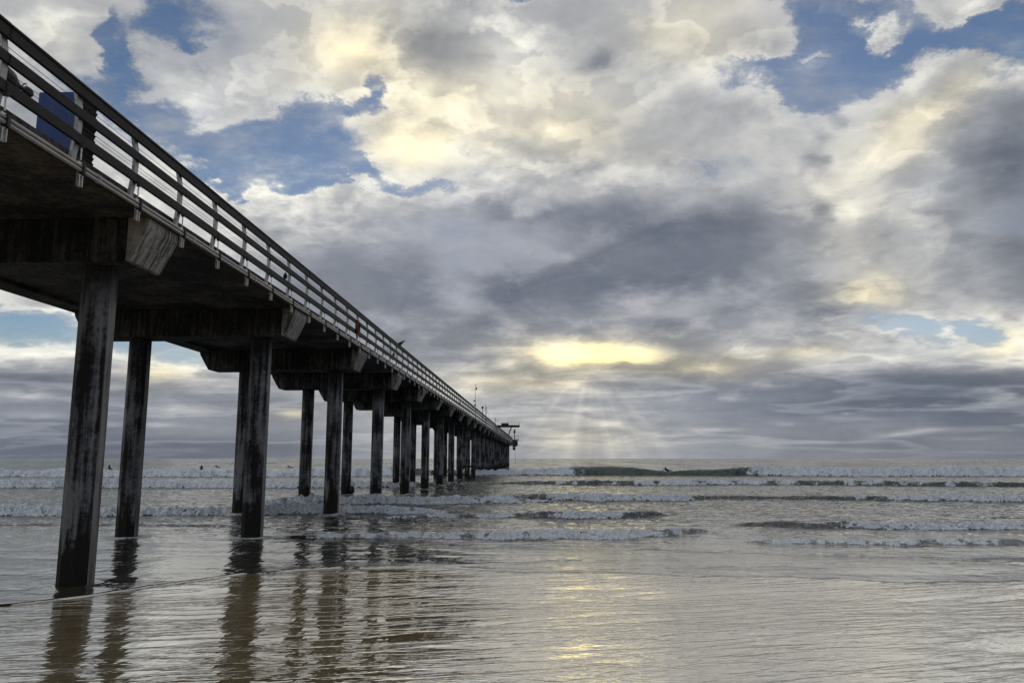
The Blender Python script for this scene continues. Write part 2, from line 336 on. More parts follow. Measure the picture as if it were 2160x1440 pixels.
# ================================================================ materials
def concrete(name, base, dark, light, streak=1.0, tide=None, soffit=False, rough=0.8, stain=0.5, sv=(9.0, 9.0, 0.55)):
    """weathered concrete: broad stains, fine pits, vertical run-off streaks, optional black tide growth below a height"""
    m, k, b = mat(name)
    geo = k.n('ShaderNodeNewGeometry'); P = geo.outputs['Position']
    oi = k.n('ShaderNodeObjectInfo'); off = k.scale(k.xyz(oi.outputs['Random'], oi.outputs['Random'], 0.0), 37.0)
    Po = k.vec('ADD', P, off)
    n1 = k.noise(Po, 1.1, 6, 0.62); n2 = k.noise(Po, 14.0, 5, 0.65)
    st = k.noise(k.vec('MULTIPLY', Po, sv), 1.0, 5, 0.6)
    pit = k.noise(Po, 60.0, 3, 0.7)
    s = k.math('ADD', k.math('MULTIPLY', k.math('SUBTRACT', n1, 0.5), 2.2 * stain), k.math('MULTIPLY', k.math('SUBTRACT', st, 0.5), 2.4 * streak))
    s = k.math('ADD', s, k.math('MULTIPLY', k.math('SUBTRACT', n2, 0.5), 0.9))
    c = k.ramp(k.math('ADD', s, 0.5), [(0.0, dark), (0.32, dark), (0.52, base), (0.85, light), (1.0, light)])
    c = k.mix(k.mr(pit, 0.60, 0.72), c, (*[q * 0.35 for q in dark], 1))
    if tide is not None:
        z = k.sep(P)[2]
        e = k.math('ADD', z, k.math('ADD', k.math('MULTIPLY', k.math('SUBTRACT', k.noise(Po, 3.0, 5, 0.65), 0.5), 1.3), k.math('MULTIPLY', k.math('SUBTRACT', st, 0.5), 1.6)))
        w = k.mr(e, tide, tide + 0.35, 1.0, 0.0)
        c = k.mix(w, c, k.ramp(pit, [(0.3, (0.004, 0.004, 0.004)), (0.62, (0.012, 0.012, 0.010)), (0.75, (0.07, 0.07, 0.06))]))
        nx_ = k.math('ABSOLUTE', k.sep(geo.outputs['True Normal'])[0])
        c = k.mix(k.math('MULTIPLY', k.mr(nx_, 0.80, 0.92), k.mr(st, 0.30, 0.60, 0.15, 0.75)), c, (0.27, 0.265, 0.26, 1))  # brighter light on the side facets, painted into the colour by facing
        # black band beneath the cap, its edge broken by the streaks
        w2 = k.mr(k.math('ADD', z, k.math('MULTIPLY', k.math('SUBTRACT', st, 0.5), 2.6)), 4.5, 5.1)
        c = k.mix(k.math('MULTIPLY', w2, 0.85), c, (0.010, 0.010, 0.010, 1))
    k.put(b.inputs['Base Color'], c); b.inputs['Roughness'].default_value = rough; b.inputs['Specular IOR Level'].default_value = 0.3
    bp = k.n('ShaderNodeBump'); bp.inputs['Strength'].default_value = 0.6; bp.inputs['Distance'].default_value = 0.012
    k.put(bp.inputs['Height'], k.math('ADD', n2, k.math('MULTIPLY', pit, 0.5))); k.put(b.inputs['Normal'], bp.outputs[0])
    return m
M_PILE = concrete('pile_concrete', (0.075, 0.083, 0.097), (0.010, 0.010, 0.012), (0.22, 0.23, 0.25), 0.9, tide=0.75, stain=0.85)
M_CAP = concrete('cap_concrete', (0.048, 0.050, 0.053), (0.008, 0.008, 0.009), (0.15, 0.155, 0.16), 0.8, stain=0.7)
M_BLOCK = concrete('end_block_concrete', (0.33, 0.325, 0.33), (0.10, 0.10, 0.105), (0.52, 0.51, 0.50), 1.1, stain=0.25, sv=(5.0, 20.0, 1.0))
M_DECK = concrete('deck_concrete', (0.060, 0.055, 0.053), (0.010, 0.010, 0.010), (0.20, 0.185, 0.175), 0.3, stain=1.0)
M_KERB = concrete('kerb_concrete', (0.11, 0.102, 0.10), (0.05, 0.046, 0.045), (0.19, 0.18, 0.175), 0.5)

def simple(name, c, rough=0.5, metal=0.0, var=0.35, scale=12.0, stretch=(1, 1, 1), bump=0.0):
    m, k, b = mat(name)
    tcn = k.n('ShaderNodeTexCoord'); P = k.vec('MULTIPLY', tcn.outputs['Object'], stretch)
    n = k.noise(P, scale, 5, 0.6)
    lo = tuple(q * (1 - var) for q in c); hi = tuple(min(1, q * (1 + var)) for q in c)
    k.put(b.inputs['Base Color'], k.ramp(n, [(0.3, lo), (0.7, hi)])); b.inputs['Metallic'].default_value = metal
    k.put(b.inputs['Roughness'], k.mr(n, 0.2, 0.8, max(0.05, rough - 0.12), min(1, rough + 0.12)))
    if bump:
        bp = k.n('ShaderNodeBump'); bp.inputs['Strength'].default_value = 0.5; bp.inputs['Distance'].default_value = bump
        k.put(bp.inputs['Height'], n); k.put(b.inputs['Normal'], bp.outputs[0])
    return m
M_WOOD = simple('weathered_timber', (0.013, 0.0115, 0.012), 0.75, 0, 0.6, 6.0, (14, 0.6, 14), 0.004)
M_WOODTOP = simple('handrail_timber', (0.009, 0.008, 0.008), 0.7, 0, 0.6, 6.0, (14, 0.6, 14), 0.004)
M_POST = simple('galvanised_post', (0.42, 0.43, 0.44), 0.55, 0.55, 0.3, 20.0)
M_STEEL = simple('galvanised_steel', (0.58, 0.57, 0.56), 0.4, 0.6, 0.25, 25.0)
M_PIPE = simple('conduit_steel', (0.42, 0.40, 0.39), 0.45, 0.4, 0.3, 5.0, (1, 0.4, 1))
M_WIRE = simple('steel_cable', (0.10, 0.10, 0.11), 0.5, 0.5, 0.2)
M_BLACK = simple('black_metal', (0.012, 0.012, 0.013), 0.55, 0.2, 0.4)
M_DARK = simple('dark_metal', (0.035, 0.035, 0.037), 0.55, 0.2, 0.5)
M_BLUE = simple('blue_paint', (0.002, 0.034, 0.17), 0.6, 0, 0.30, 3.0, (2, 2, 1))
M_RED = simple('red_float', (0.08, 0.007, 0.009), 0.6, 0, 0.4)
M_NEOP = simple('black_neoprene', (0.010, 0.010, 0.012), 0.6, 0, 0.3)
M_SKIN = simple('skin', (0.30, 0.17, 0.11), 0.55, 0, 0.15)
M_BOARD = simple('board_foam', (0.45, 0.46, 0.46), 0.4, 0, 0.15)
M_FEATH = simple('dark_feathers', (0.018, 0.017, 0.018), 0.7, 0, 0.6, 40.0)
M_BEAK = simple('horn_beak', (0.06, 0.05, 0.04), 0.5)

# ================================================================ the pier
S, D1 = 7.62, 12.35
XR, XL = -6.28, -12.21
END = D1 + 24 * S + 1.6
START = -4.0
pier = empty('pier', (-9.2, START, 0)); tag(pier, 'long concrete pier on paired octagonal piles running out over the surf', 'pier')
def on(o, parent):                          # keep world placement under an empty that only has a location
    o.parent = parent; o.location = o.location - parent.location; return o

def octagon(r):
    return [(r / math.cos(math.pi / 8) * math.cos(math.pi / 8 + i * math.pi / 4), r / math.cos(math.pi / 8) * math.sin(math.pi / 8 + i * math.pi / 4)) for i in range(8)]
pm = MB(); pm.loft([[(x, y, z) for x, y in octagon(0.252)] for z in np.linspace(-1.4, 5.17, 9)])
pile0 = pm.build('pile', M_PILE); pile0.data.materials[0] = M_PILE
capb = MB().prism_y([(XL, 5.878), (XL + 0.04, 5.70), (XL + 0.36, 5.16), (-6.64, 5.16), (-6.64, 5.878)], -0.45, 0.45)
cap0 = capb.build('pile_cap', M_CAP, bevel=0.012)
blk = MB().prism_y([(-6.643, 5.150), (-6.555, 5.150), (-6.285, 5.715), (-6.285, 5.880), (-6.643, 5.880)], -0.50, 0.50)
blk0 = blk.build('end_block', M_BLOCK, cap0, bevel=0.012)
first = True
for kx in range(-2, 25):
    Y = D1 + kx * S
    c = cap0 if first else copy_tree(cap0)
    c.location = (0, Y, 0); on(c, pier)
    for X in (-7.32, -10.59):
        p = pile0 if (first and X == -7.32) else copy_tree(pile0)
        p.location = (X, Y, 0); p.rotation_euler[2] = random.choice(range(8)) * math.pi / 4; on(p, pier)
    first = False
# cross frame low between two of the outer piles, beside the swimmer
br = MB(); Yb = D1 + 8 * S
br.box((-7.30, Yb + 0.35, 1.18), (-5.95, Yb + 0.47, 1.36)).box((-6.62, Yb + 0.36, -0.5), (-6.50, Yb + 0.46, 1.18)).box((-6.07, Yb + 0.36, -0.5), (-5.95, Yb + 0.46, 1.18)).box((-7.2, Yb + 0.38, 0.4), (-6.0, Yb + 0.44, 0.5))
on(br.build('ladder_frame', M_BLACK), pier)
on(MB().ball((-10.24, D1 + 4 * S - 0.1, 0.30), (0.16, 0.16, 0.24), 10, 8).build('fender', M_BLACK, smooth=True), pier)
# deck slab (soffit boards 1.2 m wide with narrow joints) and kerb
dk = MB()
xs = [XL, -11.62, -10.2, -8.62, -7.4, XR]
for a, b_ in zip(xs[:-1], xs[1:]): dk.box((a + 0.006, START, 5.884), (b_ - 0.006, END, 5.955))
dk.box((XL + 0.05, START, 5.957), (-6.50, END, 6.05)); dk.box((XL, START, 5.80), (-11.62, END, 5.881))
on(dk.build('deck', M_DECK), pier)
for x0 in (-6.60, XL + 0.12):   # upstands
    kb = MB()
    y = START
    while y < END - 0.1:
        y1 = min(y + 6 * 1.524, END); kb.box((x0, y + 0.008, 5.96), (x0 + 0.17, y1 - 0.008, 6.20)); y = y1
    on(kb.build('kerb', M_KERB, bevel=0.01), pier)
fs = MB().box((XR - 0.02, START, 5.858), (XR + 0.018, END, 5.912)); on(fs.build('edge_strip', M_KERB, bevel=0.006), pier)
for z in (5.948, 5.888):
    q = MB(); q.tube([(-6.215, y, z) for y in np.arange(START, END, 1.524 * 2)] + [(-6.215, END, z)], 0.027, 10)
    y = START + 2.0
    while y < END: q.tube([(-6.215, y, z), (-6.215, y + 0.09, z)], 0.034, 10); y += 3.05
    on(q.build('conduit_pipe', M_PIPE, smooth=True), pier)

# ================================================================ railing along the near edge
rail = empty('railing', (-6.35, START, 6.17)); tag(rail, 'dark timber railing with bowed steel posts along the pier edge', 'railing')
def board(z0, z1, x0, x1, name, m):
    q = MB(); y = 8.32 - 8 * 1.524
    while y < END - 0.2:
        y1 = min(y + 4 * 1.524, END - 0.05); dz = random.uniform(-0.004, 0.004); dx = random.uniform(-0.003, 0.003)
        q.box((x0 + dx, y + 0.006, z0 + dz), (x1 + dx, y1 - 0.006, z1 + dz)); y = y1
    for j in range(-1, 14) if name != 'handrail' else ():
        for dy in (-0.03, 0.03):
            for zz in (z0 + 0.035, z1 - 0.035): q.box((x1, 8.32 + 1.524 * j + dy - 0.008, zz - 0.008), (x1 + 0.009, 8.32 + 1.524 * j + dy + 0.008, zz + 0.008))
    on(q.build(name, m, bevel=0.008), rail)
board(6.955, 7.095, -6.318, -6.268, 'top_rail', M_WOOD); board(7.099, 7.14, -6.45, -6.255, 'handrail', M_WOODTOP)
board(6.630, 6.765, -6.296, -6.250, 'mid_rail', M_WOOD); board(6.275, 6.415, -6.302, -6.254, 'lower_rail', M_WOOD)
for z in (6.83, 6.89, 6.20 + 0.28, 6.535, 6.59):
    q = MB().tube([(-6.345, START + 0.2, z), (-6.345, 60, z), (-6.345, 130, z), (-6.345, END - 0.2, z)], 0.0035, 5); on(q.build('cable', M_WIRE), rail)
q = MB().tube([(-6.40, START + 0.2, 7.205), (-6.40, 60, 7.205), (-6.40, 130, 7.205), (-6.40, END - 0.2, 7.205)], 0.004, 5); on(q.build('top_cable', M_WIRE), rail)
prof = [(6.05, -6.375), (6.12, -6.368), (6.22, -6.352), (6.34, -6.336), (6.46, -6.326), (6.60, -6.321), (6.74, -6.325), (6.86, -6.340), (6.95, -6.358), (7.095, -6.385)]
def post_mesh():
    m = MB(); m.loft([[(x - 0.026, -0.055, z), (x + 0.026, -0.055, z), (x + 0.026, 0.055, z), (x - 0.026, 0.055, z)] for z, x in prof]); return m
post0 = post_mesh().build('post', M_POST, bevel=0.004)
fp = MB().box((-6.260, -0.045, 5.67), (-6.246, 0.045, 6.02)).box((-6.246, -0.045, 5.67), (-6.215, -0.032, 5.83)).box((-6.246, 0.032, 5.67), (-6.215, 0.045, 5.83)); fp0 = fp.build('foot_plate', M_STEEL, post0)
rd = MB().tube([(-6.245, 0.0, 6.04), (-6.245, 0.0, 6.25)], 0.011, 8); rd0 = rd.build('rod', M_STEEL, post0)
kn = MB().tube([(-6.245, 0.0, 6.225), (-6.245, 0.0, 6.27)], 0.035, 8); kn0 = kn.build('knob', M_BLACK, post0)
cl = MB().box((-6.25, -0.025, 5.850), (-6.172, 0.025, 5.985)); cl0 = cl.build('pipe_clamp', M_BLACK, post0)
stub = MB().box((-6.408, -0.013, 7.142), (-6.382, 0.013, 7.225)).build('cable_stub', M_DARK)
jj = [j for j in range(-3, 124)]
made = 0; firstp = True
for j in jj[:100]:
    Y = 8.32 + 1.524 * j
    p = post0 if firstp else copy_tree(post0); firstp = False
    p.location = (0, Y, 0)
    if j % 2 == 0:
        s_ = stub.copy(); col.objects.link(s_); s_.parent = p
    on(p, rail)
bpy.data.objects.remove(stub)
fm = MB()
for j in jj[100:]:
    Y = 8.32 + 1.524 * j
    fm.loft([[(x - 0.026, Y - 0.055, z), (x + 0.026, Y - 0.055, z), (x + 0.026, Y + 0.055, z), (x - 0.026, Y + 0.055, z)] for z, x in prof])
    fm.box((-6.262, Y - 0.045, 5.715), (-6.246, Y + 0.045, 6.03))
tag(on(fm.build('distant_post', M_POST), rail), kind='stuff')

# ================================================================ things on the pier
cab = empty('cabinet', (-7.10, 10.76, 6.053)); tag(cab, 'blue cabinet with a black louvred side behind the railing', 'cabinet')
MB().box((-0.325, -0.2, 0.0), (0.30, 0.22, 1.36)).build('body', M_BLUE, cab, bevel=0.006)
lv = MB().box((0.302, -0.19, 0.02), (0.312, 0.23, 1.34))
for i in range(14):
    z = 0.06 + i * 0.09; lv.add([(0.312, -0.18, z), (0.312, 0.22, z), (0.345, 0.22, z + 0.055), (0.345, -0.18, z + 0.055), (0.312, -0.18, z + 0.07), (0.312, 0.22, z + 0.07)], [(0, 1, 2, 3), (3, 2, 5, 4), (0, 3, 4), (1, 5, 2)])
lv.build('louvre_panel', M_BLACK, cab)
MB().box((0.30, -0.215, 0.0), (0.345, -0.192, 1.36)).build('frame', M_BLACK, cab)
fx = empty('deck_fixture', (-6.9, 8.85, 6.053)); tag(fx, 'dark metal fixture with a round knob on a thin neck, before the blue cabinet', 'fixture')
MB().tube([(0, 0, 0), (0, 0, 0.06), (0, 0, 0.07), (0, 0, 0.72)], [0.13, 0.13, 0.05, 0.05], 12).build('stand', M_DARK, fx, smooth=True)
bd = MB().tube([(0, -0.30, 0.88), (0, -0.26, 0.885), (0, 0.18, 0.86), (0, 0.34, 0.85), (0, 0.43, 0.845), (0, 0.55, 0.86), (0, 0.66, 0.865)], [0.04, 0.13, 0.135, 0.125, 0.09, 0.035, 0.03], 14); bd.build('body', M_DARK, fx, smooth=True)
kb = MB().ball((0, 0.74, 0.87), (0.06, 0.095, 0.068)); kb.build('knob', M_DARK, fx, smooth=True)
MB().tube([(0, 0.62, 0.90), (0, 0.66, 0.95), (0, 0.70, 0.965)], 0.008, 6).build('lever', M_DARK, fx)

# deck lamps hung under the middle rail
lamp0 = empty('rail_lamp', (-6.33, 18.83, 6.60))
MB().tube([(0, 0, 0.03), (0, 0, -0.03), (0.0, 0, -0.06)], [0.02, 0.045, 0.06], 10).build('housing', M_BLACK, lamp0, smooth=True)
MB().ball((0, 0, -0.085), (0.052, 0.052, 0.05)).build('lens', M_BLACK, lamp0, smooth=True)
names = ['small black lamp under the middle rail, nearest of the rail lamps', 'small black lamp under the middle rail, just before the perched bird', 'small black lamp under the middle rail, between the bird and the weather mast', 'small black lamp under the middle rail, farthest of the rail lamps']
for i, Y in enumerate((18.83, 33.6, 48.2, 63.0)):
    l = lamp0 if i == 0 else copy_tree(lamp0); l.location = (-6.33, Y - 0.14, 6.60)
    tag(l, names[i], 'lamp', 'rail lamps')

# red life ring on the railing
ring = empty('life_ring', (-6.225, 26.15, 6.52)); tag(ring, 'dark red life ring hanging on the railing', 'life ring')
q = MB(); n = 28
q.loft([[(0.05 * math.cos(2 * math.pi * j / 10), (0.19 + 0.062 * math.sin(2 * math.pi * j / 10)) * math.sin(2 * math.pi * i / n), (0.19 + 0.062 * math.sin(2 * math.pi * j / 10)) * math.cos(2 * math.pi * i / n)) for j in range(10)] for i in range(n + 1)], cap=False)
q.build('float', M_RED, ring, smooth=True)
q = MB()
for i in range(4):
    a = math.pi / 4 + i * math.pi / 2
    q.tube([(0, (0.19 - 0.07) * math.sin(a), (0.19 - 0.07) * math.cos(a)), (0.056, 0.19 * math.sin(a), 0.19 * math.cos(a)), (0, (0.19 + 0.07) * math.sin(a), (0.19 + 0.07) * math.cos(a))], 0.014, 6)
q.build('band', M_BLACK, ring)
MB().box((-0.035, -0.13, -0.34), (0.0, 0.13, -0.05)).build('line_bag', M_RED, ring, bevel=0.01)

# bird perched on the handrail
bird = empty('bird', (-6.36, 35.15, 7.14)); tag(bird, 'dark bird perched on the handrail', 'bird')
sp = [((-0.27, 0, 0.045), 0.012, 0.030), ((-0.20, 0, 0.062), 0.016, 0.040), ((-0.11, 0, 0.10), 0.045, 0.055), ((-0.03, 0, 0.132), 0.07, 0.07), ((0.05, 0, 0.165), 0.07, 0.067), ((0.105, 0, 0.205), 0.048, 0.045), ((0.135, 0, 0.238), 0.036, 0.034), ((0.165, 0, 0.258), 0.040, 0.036), ((0.20, 0, 0.258), 0.026, 0.026), ((0.215, 0, 0.255), 0.010, 0.012)]
rings = [[(c[0] - 0.35 * rz * math.sin(2 * math.pi * j / 12), ry * math.cos(2 * math.pi * j / 12), c[2] + rz * math.sin(2 * math.pi * j / 12)) for j in range(12)] for c, rz, ry in sp]
MB().loft(rings).build('body', M_FEATH, bird, smooth=True)
MB().tube([(0.205, 0, 0.258), (0.245, 0, 0.252), (0.272, 0, 0.242)], [0.014, 0.009, 0.002], 8).build('beak', M_BEAK, bird, smooth=True)
for s_ in (-1, 1):
    MB().loft([[(x, s_ * (0.058 + w * 0.14), z + h), (x, s_ * (0.066 + w * 0.14), z), (x, s_ * (0.052 + w * 0.14), z - h)] for x, z, h, w in ((0.06, 0.17, 0.02, 0.0), (0.0, 0.15, 0.055, 0.05), (-0.10, 0.12, 0.045, 0.0), (-0.22, 0.08, 0.012, -0.2))]).build('wing', M_FEATH, bird, smooth=True)
    MB().tube([(0.01, s_ * 0.03, 0.10), (0.03, s_ * 0.03, 0.05), (0.015, s_ * 0.03, 0.0), (0.05, s_ * 0.03, 0.004)], [0.018, 0.008, 0.006, 0.005], 6).build('leg', M_BEAK, bird)

# weather mast and smaller masts
mast = empty('weather_mast', (-7.0, 87, 6.053)); tag(mast, 'thin weather mast with a cross arm and wind cups standing on the pier', 'mast')
MB().tube([(0, 0, 0), (0, 0, 2.2), (0, 0, 4.2)], [0.05, 0.035, 0.02], 8).build('pole', M_STEEL, mast)
MB().tube([(-0.62, 0, 3.62), (0.12, 0, 3.62)], 0.018, 6).build('cross_arm', M_DARK, mast)
q = MB()
for i in range(3):
    a = 2 * math.pi * i / 3; q.tube([(0, 0, 4.2), (0.13 * math.cos(a), 0.13 * math.sin(a), 4.22)], 0.008, 5).ball((0.14 * math.cos(a), 0.14 * math.sin(a), 4.22), 0.04, 8, 6)
q.build('wind_cup', M_DARK, mast)
MB().box((0.0, -0.08, 3.72), (0.16, 0.08, 3.95)).build('sensor_box', M_DARK, mast)
MB().box((-0.22, -0.1, 2.36), (0.0, 0.1, 2.5)).build('instrument_box', M_DARK, mast)
MB().box((-0.16, -0.1, 1.86), (0.06, 0.1, 2.02)).build('instrument_box', M_DARK, mast)
m2 = empty('flag_pole', (-7.0, 105, 6.053)); tag(m2, 'short plain pole with guy wires, between the weather mast and the crane', 'pole')
MB().tube([(0, 0, 0), (0, 0, 3.1)], [0.07, 0.045], 8).build('pole', M_DARK, m2)
MB().tube([(0, 0, 3.0), (0.4, 4.0, 0.9)], 0.012, 5).tube([(0, 0, 3.0), (-1.2, -1.0, 0)], 0.012, 5).build('guy_wire', M_WIRE, m2)
m3 = empty('lamp_post', (-6.9, 97, 6.053)); tag(m3, 'stubby post with a small dark box on top, between the two masts', 'post')
MB().tube([(0, 0, 0), (0, 0, 2.2)], 0.04, 8).build('pole', M_DARK, m3); MB().box((-0.14, -0.12, 2.2), (0.12, 0.12, 2.46)).build('head', M_DARK, m3, bevel=0.02)
m4 = empty('sensor_post', (-7.0, 128, 6.053)); tag(m4, 'thin post with a short side arm near the far end of the pier', 'post')
MB().tube([(0, 0, 0), (0, 0, 2.7)], 0.04, 6).build('pole', M_DARK, m4); MB().tube([(0, 0, 2.3), (0.6, 0, 2.3)], 0.03, 6).build('arm', M_DARK, m4)

# gantry crane and lift platform on the seaward end
cr = empty('crane', (-8.2, END - 2.0, 6.053)); tag(cr, 'dark gantry crane beam reaching out over the pier end', 'crane')
MB().box((-2.4, -0.25, 3.75), (3.75, 0.25, 4.32)).box((-2.4, -0.45, 4.22), (3.75, 0.45, 4.30)).box((-2.4, -0.45, 3.74), (3.75, 0.45, 3.82)).build('beam', M_BLACK, cr)
MB().box((-0.9, -0.55, 4.32), (0.95, 0.55, 4.80)).build('hoist', M_DARK, cr, bevel=0.05)
MB().tube([(3.6, 0, 4.3), (3.6, 0, 5.0)], 0.06, 6).build('end_post', M_DARK, cr)
MB().tube([(-2.0, 0, 0), (-2.0, 0, 3.75)], 0.2, 8).tube([(1.0, 0, 0), (1.0, 0, 1.6), (1.15, 0, 2.6), (1.5, 0, 3.3), (1.6, 0, 3.75)], 0.14, 8).build('column', M_DARK, cr)
lf = empty('lift_platform', (-6.1, END - 0.4, 4.6)); tag(lf, 'small railed platform and hanging box at the seaward end of the pier', 'platform')
MB().box((-0.6, -0.8, 2.0), (1.35, 0.8, 2.22)).build('floor', M_DARK, lf)
q = MB()
for x in (-0.5, 0.4, 1.3):
    q.tube([(x, -0.75, 2.2), (x, -0.75, 3.1)], 0.04, 6)
q.tube([(-0.5, -0.75, 3.05), (1.3, -0.75, 3.05)], 0.035, 6).tube([(-0.5, -0.75, 2.65), (1.3, -0.75, 2.65)], 0.03, 6); q.build('guard_rail', M_DARK, lf)
MB().box((-0.25, -0.5, 0.35), (0.75, 0.5, 1.95)).build('hanging_box', M_DARK, lf, bevel=0.05)
MB().box((0.75, -0.4, 0.6), (1.1, 0.4, 1.9)).build('side_box', M_BLACK, lf)
MB().box((-0.15, -0.4, -0.45), (0.5, 0.4, 0.30)).build('lower_box', M_DARK, lf, bevel=0.04)
MB().tube([(0.5, 0, -0.4), (0.5, 0, -3.9)], 0.035, 6).build('drop_line', M_DARK, lf)
MB().tube([(0.3, 0, 2.2), (0.3, 0, 3.4), (0.2, 0, 4.2), (0.5, 0, 4.9)], [0.08, 0.08, 0.2, 0.1], 8).ball((0.3, 0, 4.1), (0.3, 0.25, 0.22), 8, 6).build('davit', M_BLACK, lf)
#==PIER_END

# ================================================================ sea and beach
_rng = np.random.default_rng(11)
_perm = _rng.permutation(1024); _grad = np.stack([np.cos(np.arange(1024) * 2.399963), np.sin(np.arange(1024) * 2.399963)], 1)
def perlin(x, y):
    xi = np.floor(x).astype(np.int64); yi = np.floor(y).astype(np.int64); xf = x - xi; yf = y - yi
    fu = xf * xf * xf * (xf * (xf * 6 - 15) + 10); fv = yf * yf * yf * (yf * (yf * 6 - 15) + 10)
    def g(i, j):
        h = _perm[(_perm[(xi + i) & 1023] + yi + j) & 1023]; gr = _grad[h]; return gr[..., 0] * (xf - i) + gr[..., 1] * (yf - j)
    return ((g(0, 0) * (1 - fu) + g(1, 0) * fu) * (1 - fv) + (g(0, 1) * (1 - fu) + g(1, 1) * fu) * fv) * 1.5
def fbm(x, y, octv=4, gain=0.5, ridged=False):
    t = 0.0; a = 1.0; n = 0.0
    for i in range(octv):
        p = perlin(x * 2.03 ** i + 17.3 * i, y * 2.03 ** i - 9.1 * i)
        t = t + a * ((1 - 2 * np.abs(p)) if ridged else p); n += a; a *= gain
    return t / n
def sst(a, b, x): t = np.clip((x - a) / (b - a), 0, 1); return t * t * (3 - 2 * t)
def foot(px, py):
    u, v = pix(px, py); Yv = -CAM_H / v; return u * Yv, Yv

def sand_z(Y):
    Y = np.asarray(Y, float)
    return np.where(Y < 11.5, (11.5 - Y) * 0.046, np.where(Y < 16, -(Y - 11.5) * 0.008, -0.036 - (Y - 16) * 0.02))

WAVES = [  # chart points: along-crest position, foot line, height, foam; then front width and back length per height
 ([-900, -300, 0, 300, 500, 700, 830, 870, 930, 1010, 1100, 1190, 1255, 1300, 1410, 1500, 1550, 1625, 1800, 2160, 2700],
  [1005, 1005, 1005, 1005, 1005, 1004, 1003, 1001, 1001, 1002, 1002, 1002, 1002, 1002, 1003, 1003, 1003, 1003, 1004, 1004, 1004],
  [.95, .95, .95, .95, .95, .95, .95, 1.0, .8, .75, .95, 1.15, 1.45, 1.3, .75, 1.0, 1.45, 1.25, 1.1, 1.1, 1.1],
  [1, 1, 1, 1, 1, 1, .9, .3, .5, .9, 1, 1, 0, 0, .12, 0, 0, 1, 1, 1, 1], 1.1, 7),
 ([-900, 0, 400, 700, 850, 950, 1060, 1150, 1300, 1500, 1700, 1900, 2160, 2700], [1028, 1028, 1028, 1028, 1027, 1022, 1020, 1021, 1023, 1022, 1022, 1024, 1026, 1026],
  [.68, .68, .68, .65, .45, .25, .22, .4, .48, .5, .45, .5, .5, .5], [1, 1, 1, 1, .7, .3, .3, .55, .6, .75, .5, .4, .4, .4], 1.1, 8),
 ([1000, 1080, 1120, 1160, 1300, 1450, 1500, 1650, 1750, 1850, 2000, 2160, 2700], [1062, 1058, 1053, 1054, 1056, 1055, 1052, 1052, 1053, 1055, 1056, 1057, 1058],
  [0, .32, .45, .4, .38, .4, .26, .22, .28, .32, .38, .4, .4], [.9, .8, .05, .8, .85, .95, .2, .05, .1, .6, .85, .85, .85], 1.0, 7),
 ([480, 560, 650, 800, 950, 1100, 1200], [1066, 1064, 1062, 1063, 1062, 1060, 1060], [0, .35, .45, .45, .42, .3, 0], [.7, .8, .85, .9, .9, .8, .5], 1.0, 6),
 ([-900, 0, 150, 300, 500, 650, 800, 900, 1000], [1088, 1088, 1088, 1086, 1085, 1084, 1082, 1082, 1084], [.42, .42, .42, .4, .4, .42, .4, .25, 0], [1, .95, .9, .95, .85, 1, 1, .8, .5], 1.1, 6),
 ([780, 850, 950, 1100, 1200, 1300, 1340, 1390, 1420], [1092, 1092, 1091, 1091, 1093, 1092, 1091, 1088, 1088], [0, .12, .18, .2, .28, .3, .27, .25, 0], [.6, .6, .6, .6, .85, .95, .5, .02, 0], 1.0, 6),
 ([540, 620, 720, 850, 1000, 1150, 1300, 1400, 1470, 1500], [1135, 1135, 1134, 1134, 1136, 1138, 1136, 1132, 1124, 1120], [0, .1, .14, .16, .2, .24, .26, .26, .2, 0], [.5, .55, .6, .75, .8, .85, .85, .7, .35, .1], 1.2, 6),
 ([1540, 1580, 1640, 1720, 1850, 2000, 2160, 2700], [1106, 1107, 1109, 1113, 1116, 1116, 1116, 1117], [0, .14, .22, .2, .25, .25, .25, .25], [0, .02, .05, .4, .85, .95, .85, .85], 1.1, 6),
 ([1565, 1610, 1700, 1850, 2000, 2160, 2700], [1144, 1145, 1147, 1148, 1148, 1145, 1145], [0, .12, .15, .16, .16, .14, .14], [.4, .7, .7, .75, .7, .5, .5], 1.2, 6),
 ([960, 1100, 1200, 1480, 1800, 2160, 2700], [1126, 1137, 1144, 1161, 1173, 1184, 1192], [0, .04, .055, .06, .06, .06, .06], [.1, .12, .15, .2, .1, .1, .1], 2.0, 22),
 ([-900, 0, 300, 560, 700, 760], [1110, 1109, 1107, 1113, 1128, 1132], [.07, .07, .07, .06, .05, 0], [.45, .45, .4, .45, .4, .3], 1.6, 14),
 ([1400, 1500, 1650, 1800, 2160, 2700], [1196, 1195, 1193, 1190, 1187, 1186], [0, .02, .026, .022, .026, .026], [.05] * 6, 2.5, 25),
 ([100, 200, 320, 430, 560, 650, 760], [981, 981, 981, 981, 981, 981, 981], [0, .8, 1.1, 1.2, 1.1, .9, 0], [0] * 7, 4.0, 8),
]
